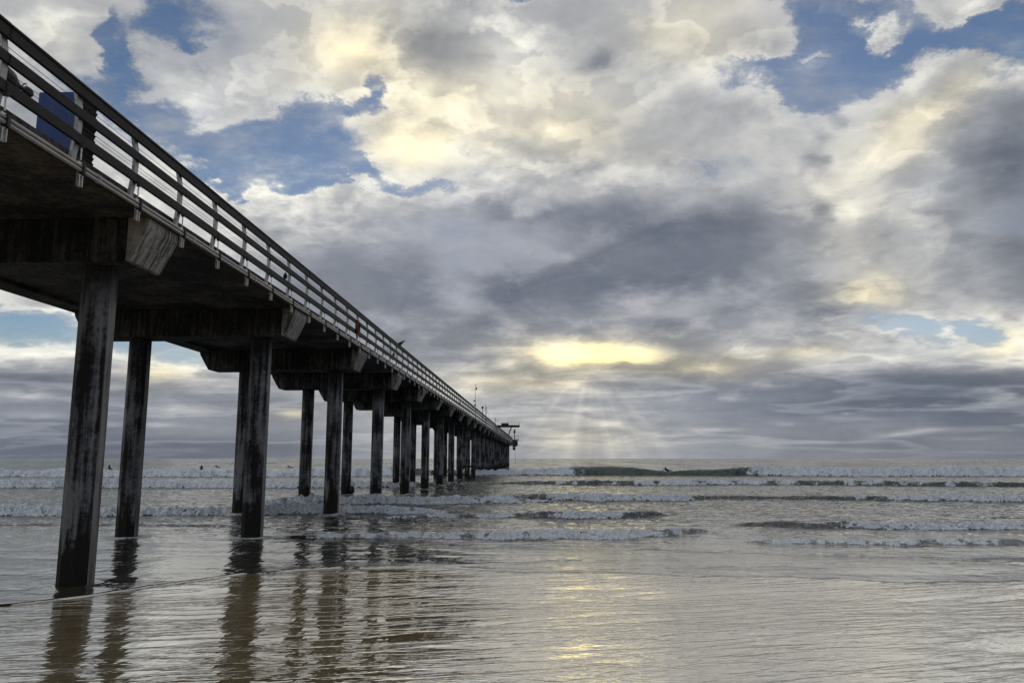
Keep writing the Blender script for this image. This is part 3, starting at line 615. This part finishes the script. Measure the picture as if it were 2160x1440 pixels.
def sea_surface(X, Y):
    """height and foam over the water"""
    far = sst(12, 60, Y)
    h = np.zeros_like(X); fo = np.zeros_like(X)
    chop = fbm(X * 0.5, Y * 0.9, 4, 0.55)
    fine = fbm(X * 1.6 + 40, Y * 3.0, 3, 0.55)
    amp = 0.012 + 0.055 * sst(12, 30, Y) + 0.05 * sst(60, 140, Y)
    h += chop * amp + fine * (0.006 + 0.022 * sst(13, 30, Y))
    h *= sst(20000, 200, Y)
    for px, py, A, fm, wf, bl in WAVES:
        fx_, fy_ = foot(np.array(px, float), np.array(py, float))
        Y0 = fy_.mean(); A = [q_ * (0.76 if Y0 > 70 else 0.64) for q_ in A]
        o = np.argsort(fx_); xs_ = fx_[o]
        yf = np.interp(X, xs_, fy_[o]); a = np.interp(X, xs_, np.array(A)[o], left=A[0] if A[0] and px[0] < -500 else 0, right=A[-1] if px[-1] > 2400 else 0); f = np.interp(X, xs_, np.array(fm, float)[o])
        f = np.clip(f + 0.55 * perlin(X / (0.02 * Y0 + 0.3), Y / (0.012 * Y0 + 0.2)) * np.minimum(f, 1.15 - f) * 2, 0, 1)
        # whatever the chart says, a crest line wanders and swells
        yf = yf + perlin(X / (0.03 * Y0 + 0.6), np.full_like(X, Y0 * 3.1)) * 0.012 * Y0 + perlin(X / (0.2 + 0.008 * Y0), np.full_like(X, Y0 * 5.7)) * 0.0045 * Y0
        fr = 1.0 / max(0.22, float(np.mean(A)))
        def billow(x, y, octv=4, gain=0.55):
            t = 0.0; q = 1.0; n = 0.0
            for i in range(octv):
                t = t + q * np.abs(perlin(x * 2.1 ** i + 13.7 * i, y * 2.1 ** i + 5.1 * i)); n += q; q *= gain
            return t / n * 2.6
        m_ = (Y > Y0 * 0.80 - 1) & (Y < Y0 * 1.5 + 4)
        lump = np.zeros_like(X); lump2 = np.zeros_like(X)
        lump[m_] = billow(X[m_] * fr * 0.8, Y[m_] * fr * 0.9 + Y0); lump2[m_] = billow(X[m_] * fr * 0.38 + 31, Y[m_] * fr * 0.25 - Y0, 3)
        yf = yf - a * (0.55 * (lump - 0.4) + 0.5 * (lump2 - 0.4)) * f
        a = a * (1 + 0.22 * perlin(X / (0.05 * Y0 + 0.5), np.full_like(X, Y0 * 1.7)))
        am = np.maximum(a, 1e-4); w = wf * 1.6 * am * (1.0 - 0.15 * (1 - f)) + 0.02
        s = (Y - yf) / w
        rise = np.where(s < 0, 0, np.where(s < 1, sst(0, 1, s) ** 0.8, np.exp(-np.maximum(Y - yf - w, 0) / (bl * am + 0.05))))
        act = sst(0.0, 0.03, a)
        fz = act * f * sst(-0.06, 0.08, s) * np.exp(-np.maximum(Y - yf - w, 0) / (am * 7.5 + 0.25)) * (0.68 + 0.55 * np.clip(lump + lump2 - 0.6, 0, 1))
        h += a * rise * (1 + np.minimum(fz, 1) * (0.30 * (lump - 0.5) + 0.40 * (lump2 - 0.5)))
        # thin lace trailing seaward of the bore
        lace = act * f * 0.74 * sst(0.5, 1.2, s) * np.exp(-np.maximum(Y - yf - w, 0) / (am * 18 + 1.0))
        fo = np.maximum(fo, np.maximum(np.clip(fz, 0, 1.1), lace))
    st = fbm(X * 0.35, Y * 0.8, 4, 0.6)
    fo = np.maximum(fo, (0.27 + 0.42 * st) * sst(14, 22, Y) * sst(115, 80, Y))
    # water climbing and curling round the piles
    for kx in range(0, 9):
        for Xp in (-7.32, -10.59):
            Yp = D1 + kx * S; r = np.hypot(X - Xp, Y - Yp); m = r < 3
            if not m.any(): continue
            g = np.exp(-((r[m] - 0.36) / 0.10) ** 2) * (0.03 if kx < 2 else 0.10) + 0.018 * np.cos(r[m] * 13) * np.exp(-r[m] / 0.6)
            h[m] += g
            if kx >= 1: fo[m] = np.maximum(fo[m], 0.62 * np.exp(-((r[m] - 0.40) / 0.30) ** 2))
    return h, fo

ex, ey = foot(np.array([-1200, 0, 200, 340, 500, 620, 720, 860, 1000, 1200, 1440, 1800, 2160, 3000.]), np.array([1330, 1292, 1260, 1240, 1213, 1200, 1194, 1194, 1199, 1205, 1212, 1222, 1232, 1240.]))
rows = [9.0]
while rows[-1] < 118: rows.append(rows[-1] * 1.0027)
r_ = 1.0027
while rows[-1] < 24000: r_ = min(r_ * 1.004, 1.06); rows.append(rows[-1] * r_)
rows = np.array(rows); cols = np.linspace(-0.97, 0.88, 1120)
Yg = np.repeat(rows[:, None], len(cols), 1); Xg = cols[None, :] * (Yg + 5)
hs, fo = sea_surface(Xg, Yg)
ye = np.interp(Xg, ex, ey) + perlin(Xg * 1.1, np.full_like(Xg, 3.3)) * 0.22 + perlin(Xg * 0.42 + 3.1, np.full_like(Xg, 5.9)) * 0.55 + perlin(Xg * 4.0, np.full_like(Xg, 8.3)) * 0.05
lip = sst(0.0, 0.16, Yg - ye)
thick = np.interp(Xg, [-6, -4, -2, 0, 2, 9], [0.022, 0.02, 0.008, 0.002, 0.003, 0.006]) * (1 + 0.5 * perlin(Xg * 0.9, np.full_like(Xg, 1.7)))
base = np.maximum(sand_z(Yg) + thick + 0.014 * sst(0.1, 4, Yg - ye), 0.0)
zg = np.where(Yg < ye, sand_z(Yg) - 0.05, sand_z(Yg) - 0.05 + lip * (base + 0.05 - sand_z(Yg) + hs * sst(0, 1.5, Yg - ye)))
fo *= lip

def grid_obj(name, X, Y, Z, material, attrs=None):
    ny, nx = X.shape; me = bpy.data.meshes.new(name)
    co = np.stack([X, Y, Z], -1).reshape(-1, 3).astype(np.float32)
    i = np.arange(ny - 1)[:, None] * nx + np.arange(nx - 1)[None, :]
    q = np.stack([i, i + 1, i + nx + 1, i + nx], -1).reshape(-1, 4).astype(np.int32)
    me.vertices.add(len(co)); me.vertices.foreach_set('co', co.ravel())
    me.loops.add(q.size); me.loops.foreach_set('vertex_index', q.ravel())
    me.polygons.add(len(q)); me.polygons.foreach_set('loop_start', np.arange(0, q.size, 4, dtype=np.int32))
    me.polygons.foreach_set('use_smooth', np.ones(len(q), dtype=bool))
    for an, av in (attrs or {}).items():
        at = me.attributes.new(an, 'FLOAT', 'POINT'); at.data.foreach_set('value', av.astype(np.float32).ravel())
    me.materials.append(material); me.update(); me.validate()
    o = bpy.data.objects.new(name, me); col.objects.link(o); return o

def ripples(k, P):
    """wind ripples: long in X, short in Y, with slow patches of calm"""
    w = k.vec('SUBTRACT', k.noise(P, 0.7, 2, 0.5, out='Color'), (0.5, 0.5, 0.5))
    Pw = k.vec('ADD', P, k.scale(w, 0.5))
    a = k.noise(k.vec('MULTIPLY', Pw, (1.7, 5.2, 1)), 1.0, 3, 0.5)
    b = k.noise(k.vec('MULTIPLY', Pw, (4.5, 15.0, 1)), 1.0, 3, 0.55)
    c = k.noise(k.vec('MULTIPLY', P, (0.35, 0.9, 1)), 1.0, 3, 0.5)
    calm = k.mr(c, 0.40, 0.66, 0.10, 1.7)
    return a, b, calm

def water_material():
    m, k, b = mat('sea_water')
    geo = k.n('ShaderNodeNewGeometry'); P = geo.outputs['Position']; x, y, z = k.sep(P)
    at = k.n('ShaderNodeAttribute'); at.attribute_name = 'foam'
    a, rb, calm = ripples(k, P)
    fn = k.noise(P, 2.6, 6, 0.68); fn2 = k.noise(P, 11.0, 4, 0.65)
    f = k.math('ADD', at.outputs['Fac'], k.math('ADD', k.math('MULTIPLY', k.math('SUBTRACT', fn, 0.5), 1.15), k.math('MULTIPLY', k.math('SUBTRACT', fn2, 0.5), 0.6)))
    f = k.mr(f, 0.36, 0.70)
    body = k.ramp(k.mr(y, 12, 75, smooth=False), [(0.0, (0.050, 0.044, 0.032)), (0.2, (0.022, 0.028, 0.030)), (0.8, (0.008, 0.030, 0.030)), (1.0, (0.009, 0.036, 0.032))])
    foamc = k.ramp(fn2, [(0.28, (0.30, 0.36, 0.44)), (0.62, (0.76, 0.82, 0.90))])
    k.put(b.inputs['Base Color'], k.mix(f, body, foamc))
    k.put(b.inputs['Roughness'], k.math('MULTIPLY_ADD', f, 0.55, k.mr(y, 15, 120, 0.06, 0.14)))
    k.put(b.inputs['IOR'], k.math('ADD', k.math('MULTIPLY', f, -0.2), k.mr(y, 14, 25, 5.0, 1.5)))
    hgt = k.math('ADD', k.math('MULTIPLY', a, 0.030), k.math('MULTIPLY', rb, 0.009))
    hgt = k.math('MULTIPLY', hgt, k.math('MULTIPLY', calm, k.mr(y, 10, 45, 0.75, 2.6)))
    sharp = k.math('SUBTRACT', 1.0, k.math('ABSOLUTE', k.math('MULTIPLY_ADD', k.noise(k.vec('MULTIPLY', P, (0.8, 2.3, 1)), 1.0, 4, 0.55), 2.0, -1.0)))
    hgt = k.math('ADD', hgt, k.math('MULTIPLY', k.math('POWER', sharp, 3.0), k.mr(y, 13, 40, 0.0, 0.10)))
    hgt = k.math('ADD', hgt, k.math('MULTIPLY', k.noise(k.vec('MULTIPLY', P, (4.0, 0.9, 1)), 1.0, 2, 0.5), 0.016))
    big = k.noise(k.vec('MULTIPLY', P, (0.10, 0.34, 1)), 1.0, 4, 0.62)
    hgt = k.math('ADD', hgt, k.math('MULTIPLY', big, k.mr(y, 55, 160, 0.0, 0.9)))
    hgt = k.math('ADD', hgt, k.math('MULTIPLY', f, k.math('MULTIPLY', k.math('ADD', fn2, fn), 0.12)))
    bp = k.n('ShaderNodeBump'); bp.inputs['Strength'].default_value = 1.0; bp.inputs['Distance'].default_value = 1.0
    # beyond the surf only the seaward-hidden troughs drop out of sight: facets in view lean towards the shore, in gusty patches
    gust = k.math('ADD', k.noise(k.vec('MULTIPLY', P, (0.07, 0.011, 1)), 1.0, 5, 0.66), k.math('MULTIPLY', k.noise(k.vec('MULTIPLY', P, (0.30, 0.05, 1)), 1.0, 3, 0.6), 0.6))
    lean = k.math('MULTIPLY', k.mr(gust, 0.62, 1.0), k.mr(y, 90, 230, 0.0, 0.45))
    k.put(bp.inputs['Normal'], k.vec('NORMALIZE', k.vec('ADD', geo.outputs['Normal'], k.xyz(0.0, k.math('MULTIPLY', lean, -1.0), 0.0))))
    k.put(bp.inputs['Height'], hgt); k.put(b.inputs['Normal'], bp.outputs[0])
    return m
sea = grid_obj('sea', Xg, Yg, zg, water_material(), {'foam': fo}); tag(sea, kind='structure')

def sand_material():
    m, k, b = mat('wet_sand')
    geo = k.n('ShaderNodeNewGeometry'); P = geo.outputs['Position']; x, y, z = k.sep(P)
    a, rb, calm = ripples(k, P)
    n1 = k.noise(P, 1.6, 5, 0.6); n2 = k.noise(P, 45.0, 4, 0.7)
    c = k.ramp(k.math('ADD', k.math('MULTIPLY', n1, 0.7), k.math('MULTIPLY', n2, 0.3)), [(0.3, (0.16, 0.115, 0.055)), (0.5, (0.21, 0.157, 0.080)), (0.7, (0.26, 0.200, 0.108))])
    k.put(b.inputs['Base Color'], c); b.inputs['Roughness'].default_value = 0.035; b.inputs['IOR'].default_value = 7.0
    hgt = k.math('ADD', k.math('MULTIPLY', a, 0.0050), k.math('MULTIPLY', rb, 0.0022))
    hgt = k.math('MULTIPLY', hgt, calm)
    hgt = k.math('ADD', hgt, k.math('MULTIPLY', k.noise(k.vec('MULTIPLY', P, (0.45, 1.0, 1)), 1.0, 3, 0.5), 0.014))
    rs = k.math('SUBTRACT', 1.0, k.math('ABSOLUTE', k.math('MULTIPLY_ADD', k.noise(k.vec('MULTIPLY', k.vec('ADD', P, (3.0, 0.0, 0.0)), (0.9, 3.6, 1)), 1.0, 3, 0.5), 2.0, -1.0)))
    hgt = k.math('ADD', hgt, k.math('MULTIPLY', k.math('POWER', rs, 7.0), k.math('MULTIPLY', calm, 0.0026)))
    hgt = k.math('ADD', hgt, k.math('MULTIPLY', k.noise(k.vec('MULTIPLY', P, (5.0, 1.1, 1)), 1.0, 2, 0.5), 0.008))
    # backwash creases lying slantwise across the film
    sl = k.math('SUBTRACT', k.math('MULTIPLY', y, 1.0), k.math('MULTIPLY', x, 0.35))
    cr = k.noise(k.xyz(k.math('MULTIPLY', x, 0.5), k.math('MULTIPLY', sl, 2.2), 0.0), 1.0, 4, 0.55)
    rid = k.math('POWER', k.math('SUBTRACT', 1.0, k.math('ABSOLUTE', k.math('MULTIPLY_ADD', cr, 2.0, -1.0))), 10.0)
    hgt = k.math('ADD', hgt, k.math('MULTIPLY', rid, 0.008))
    bp = k.n('ShaderNodeBump'); bp.inputs['Strength'].default_value = 1.0; bp.inputs['Distance'].default_value = 1.0
    k.put(bp.inputs['Height'], hgt); k.put(b.inputs['Normal'], bp.outputs[0])
    return m
ys_ = np.concatenate([np.linspace(-95, 6, 80), np.linspace(6.2, 20, 160), np.linspace(21, 60, 40)])
xs_ = np.linspace(-150, 150, 300)
Ys, Xs = np.meshgrid(ys_, xs_, indexing='ij')
und = fbm(Xs * 0.12, Ys * 0.3, 3) * 0.02 * sst(40, 20, Ys)
beach = grid_obj('beach', Xs, Ys, sand_z(Ys) + und * sst(11, 8, Ys), sand_material()); tag(beach, kind='structure')
#==SEA_END
# ================================================================ the bluff behind the beach (darkens the shoreward side of everything)
yb = np.linspace(-300, -90, 60); xb = np.linspace(-420, 420, 140)
Yq, Xq = np.meshgrid(yb, xb, indexing='ij')
edge = -125 + 14 * fbm(Xq * 0.013, np.zeros_like(Xq), 3) + 3 * fbm(Xq * 0.08, np.zeros_like(Xq) + 4, 3)
zq = 1.0 + 26 * sst(0, 26, edge - Yq) * (1 + 0.18 * fbm(Xq * 0.03, Yq * 0.03, 4)) + 1.2 * fbm(Xq * 0.15, Yq * 0.15, 3)
mb_, kb_, bb_ = mat('bluff_sandstone')
gb_ = kb_.n('ShaderNodeNewGeometry'); nb_ = kb_.noise(kb_.vec('MULTIPLY', gb_.outputs['Position'], (0.2, 0.2, 1.2)), 0.5, 6, 0.6)
kb_.put(bb_.inputs['Base Color'], kb_.ramp(nb_, [(0.35, (0.06, 0.05, 0.035)), (0.6, (0.14, 0.11, 0.075))])); bb_.inputs['Roughness'].default_value = 0.95
tag(grid_obj('bluff_terrain', Xq, Yq, zq, mb_), kind='structure')

# ================================================================ people in the water
def body_mesh(name, verts, edges, radii, head_c, head_r, look):
    """one continuous skinned body; head shaped with a face and joined on the neck"""
    me = bpy.data.meshes.new(name); me.from_pydata(verts, edges, []); o = bpy.data.objects.new(name, me); col.objects.link(o)
    md = o.modifiers.new('skin', 'SKIN'); md.use_smooth_shade = True
    for i, r in enumerate(radii): me.skin_vertices[0].data[i].radius = (r, r)
    me.skin_vertices[0].data[0].use_root = True
    sb = o.modifiers.new('sub', 'SUBSURF'); sb.levels = 1; sb.render_levels = 1
    dg = bpy.context.evaluated_depsgraph_get(); dg.update(); m2 = bpy.data.meshes.new_from_object(o.evaluated_get(dg))
    bpy.data.objects.remove(o); m2.name = name; return m2
def hands(verts, edges, radii, wrist_i, direction, side):
    """palm with four fingers and a thumb grown from the wrist"""
    w = Vector(verts[wrist_i]); d = Vector(direction).normalized(); s_ = Vector(side).normalized(); dn = d.cross(s_).normalized()
    palm = w + d * 0.07; verts.append(tuple(palm)); radii.append(0.032); pi_ = len(verts) - 1; edges.append((wrist_i, pi_))
    for j, L in enumerate((0.065, 0.08, 0.075, 0.055)):
        b = palm + s_ * (j - 1.5) * 0.02 + d * 0.03; e = b + d * L * 0.55; t = e + (d * 0.8 + dn * 0.5) * L * 0.5; last = pi_
        for p_, r in ((b, 0.010), (e, 0.0085), (t, 0.007)): verts.append(tuple(p_)); radii.append(r); edges.append((last, len(verts) - 1)); last = len(verts) - 1
    b = w + d * 0.03 + s_ * -0.035; e = b + (d * 0.7 - s_ * 0.7) * 0.045; last = wrist_i
    for p_, r in ((b, 0.013), (e, 0.009)): verts.append(tuple(p_)); radii.append(r); edges.append((last, len(verts) - 1)); last = len(verts) - 1
def figure(pose):
    V_ = []; E_ = []; Rr = []
    def ch(start, pts):
        last = start; out = []
        for p, r in pts:
            V_.append(tuple(p)); Rr.append(r)
            if last is not None: E_.append((last, len(V_) - 1))
            last = len(V_) - 1; out.append(last)
        return out
    # x right, y forward, z up; pelvis at the origin
    if pose == 'sit':
        sp_ = ch(None, [((0, 0, 0), 0.15), ((0, 0.01, 0.14), 0.14), ((0, 0.0, 0.30), 0.155), ((0, 0.0, 0.44), 0.14), ((0, 0.02, 0.53), 0.062), ((0, 0.04, 0.60), 0.085), ((0, 0.05, 0.70), 0.095), ((0, 0.05, 0.77), 0.06)])
        for s_ in (-1, 1):
            a = ch(sp_[3], [((s_ * 0.19, 0, 0.44), 0.062), ((s_ * 0.27, 0.05, 0.20), 0.047), ((s_ * 0.22, 0.24, 0.06), 0.034)]); hands(V_, E_, Rr, a[-1], (0, 1, -0.2), (s_, 0, 0))
            ch(sp_[0], [((s_ * 0.13, 0.08, -0.02), 0.10), ((s_ * 0.30, 0.38, -0.06), 0.07), ((s_ * 0.30, 0.36, -0.42), 0.048), ((s_ * 0.30, 0.46, -0.48), 0.036)])
    elif pose == 'prone':
        sp_ = ch(None, [((0, 0, 0.12), 0.14), ((0, 0.16, 0.14), 0.13), ((0, 0.32, 0.20), 0.145), ((0, 0.45, 0.27), 0.13), ((0, 0.53, 0.34), 0.06), ((0, 0.57, 0.40), 0.082), ((0, 0.61, 0.48), 0.092), ((0, 0.62, 0.55), 0.06)])
        for s_ in (-1, 1):
            a = ch(sp_[3], [((s_ * 0.19, 0.46, 0.26), 0.06), ((s_ * 0.36, 0.62, 0.16), 0.046), ((s_ * 0.36, 0.86, 0.02), 0.033)]); hands(V_, E_, Rr, a[-1], (0, 1, -0.5), (s_, 0, 0))
            ch(sp_[0], [((s_ * 0.09, -0.08, 0.11), 0.10), ((s_ * 0.12, -0.48, 0.08), 0.068), ((s_ * 0.12, -0.90, 0.10), 0.044), ((s_ * 0.12, -1.05, 0.06), 0.034)])
    else:   # wading, arms out to the sides
        sp_ = ch(None, [((0, 0, -0.25), 0.15), ((0, 0.0, -0.08), 0.14), ((0, 0.0, 0.08), 0.16), ((0, 0.0, 0.22), 0.145), ((0, 0.02, 0.32), 0.062), ((0, 0.04, 0.39), 0.085), ((0, 0.05, 0.49), 0.095), ((0, 0.05, 0.56), 0.06)])
        for s_ in (-1, 1):
            a = ch(sp_[3], [((s_ * 0.19, 0, 0.22), 0.062), ((s_ * 0.40, 0.10, 0.06), 0.047), ((s_ * 0.55, 0.28, -0.02), 0.034)]); hands(V_, E_, Rr, a[-1], (s_ * 0.5, 0.8, 0), (0.8, -s_ * 0.5, 0))
            ch(sp_[0], [((s_ * 0.10, 0, -0.32), 0.10), ((s_ * 0.12, 0.05, -0.70), 0.07), ((s_ * 0.12, 0, -1.05), 0.048)])
    hc = V_[sp_[6]]
    return body_mesh('body', V_, E_, Rr, hc, 0.1, 0), hc
def make_person(pose, label, loc, rz, group=None):
    root = empty('person', loc, rz); tag(root, label, 'person', group)
    me, hc = figure(pose); me.materials.clear(); me.materials.append(M_NEOP)
    b = bpy.data.objects.new('wetsuit', me); col.objects.link(b); b.parent = root
    fc_ = MB(); x, y, z = hc
    rr = []
    for t in np.linspace(-0.085, 0.05, 6):      # face: brow, eye hollow, nose, mouth, chin
        w = 0.066 * math.sqrt(max(0.05, 1 - (t / 0.10) ** 2)); pr = {0: 0.070, 1: 0.088, 2: 0.080, 3: 0.100, 4: 0.080, 5: 0.086}[int(round((t + 0.085) / 0.027))]
        rr.append([(x - w, y + 0.02, z + t), (x - w * 0.6, y + 0.075, z + t), (x, y + pr + 0.015, z + t), (x + w * 0.6, y + 0.075, z + t), (x + w, y + 0.02, z + t), (x, y, z + t)])
    fc_.loft(rr).build('face', M_SKIN, root, smooth=True)
    return root
def make_board(loc, rz, label, group=None, tilt=0.0):
    rings = []
    for t in np.linspace(0, 1, 15):
        y = -1.15 + 2.4 * t; w = 0.27 * math.sin(math.pi * min(max(0.04 + 0.93 * t, 0.03), 0.985)) ** 0.55; zc = 0.10 * max(0, t - 0.6) ** 1.5 * 4
        h = 0.035 * math.sin(math.pi * min(max(t, 0.03), 0.97)) ** 0.4
        rings.append([(w * math.cos(a), y, zc + h * math.sin(a)) for a in np.linspace(0, 2 * math.pi, 13)[:-1]])
    root = empty('surfboard', loc, rz); tag(root, label, 'surfboard', group); root.rotation_euler[0] = tilt
    MB().loft(rings).build('deck', M_BOARD, root, smooth=True)
    MB().add([(-0.006, -0.95, -0.02), (0.006, -0.95, -0.02), (0.006, -0.80, -0.02), (-0.006, -0.80, -0.02), (-0.004, -1.02, -0.18), (0.004, -1.02, -0.18), (0.004, -0.95, -0.18), (-0.004, -0.95, -0.18)], [(0, 1, 2, 3), (4, 7, 6, 5), (0, 4, 5, 1), (1, 5, 6, 2), (2, 6, 7, 3), (3, 7, 4, 0)]).build('fin', M_BLACK, root)
    return root
def water_z(x, y):
    h, _ = sea_surface(np.array([[x]], float), np.array([[y]], float)); return float(h[0, 0])
def at_sea(px, Y):
    u, _v = pix(px, 985); return float(u) * Y
for pose, px, Y, rz, plab, blab, lift in (
    ('prone', 1408, 95.2, 2.5, 'surfer in a black wetsuit lying on a board on the green wave face', 'pale surfboard under the surfer on the green wave face', 0.0),
    ('sit', 230, 136, -0.5, 'surfer in black sitting on a board, leftmost of those beyond the left piles', 'pale surfboard of the leftmost surfer, beyond the left piles', 0.0),
    ('sit', 425, 133, 0.3, 'surfer in black seated on a board, nearer of two between the two leftmost piles', 'pale surfboard of the nearer surfer between the two leftmost piles', 0.0),
    ('prone', 458, 175, 0.9, 'surfer in black lying on a board, farther of two between the two leftmost piles', 'pale surfboard of the farther surfer between the two leftmost piles', 0.0),
    ('prone', 612, 165, 1.2, 'surfer in black lying on a board, seen right of the second pair of piles', 'pale surfboard of the surfer right of the second pair of piles', 0.0)):
    X = at_sea(px, Y); zb = water_z(X, Y) + 0.07
    make_board((X, Y, zb), rz, blab, 'surfboards')
    make_person(pose, plab, (X, Y, zb + (0.155 if pose == 'sit' else 0.03)), rz, 'surfers')
Xs_, Ysw = at_sea(990, 74.0), 74.0
make_person('wade', 'swimmer in black, chest deep in the water beside the pier piles', (Xs_, Ysw, water_z(Xs_, Ysw) + 0.02), 2.9)
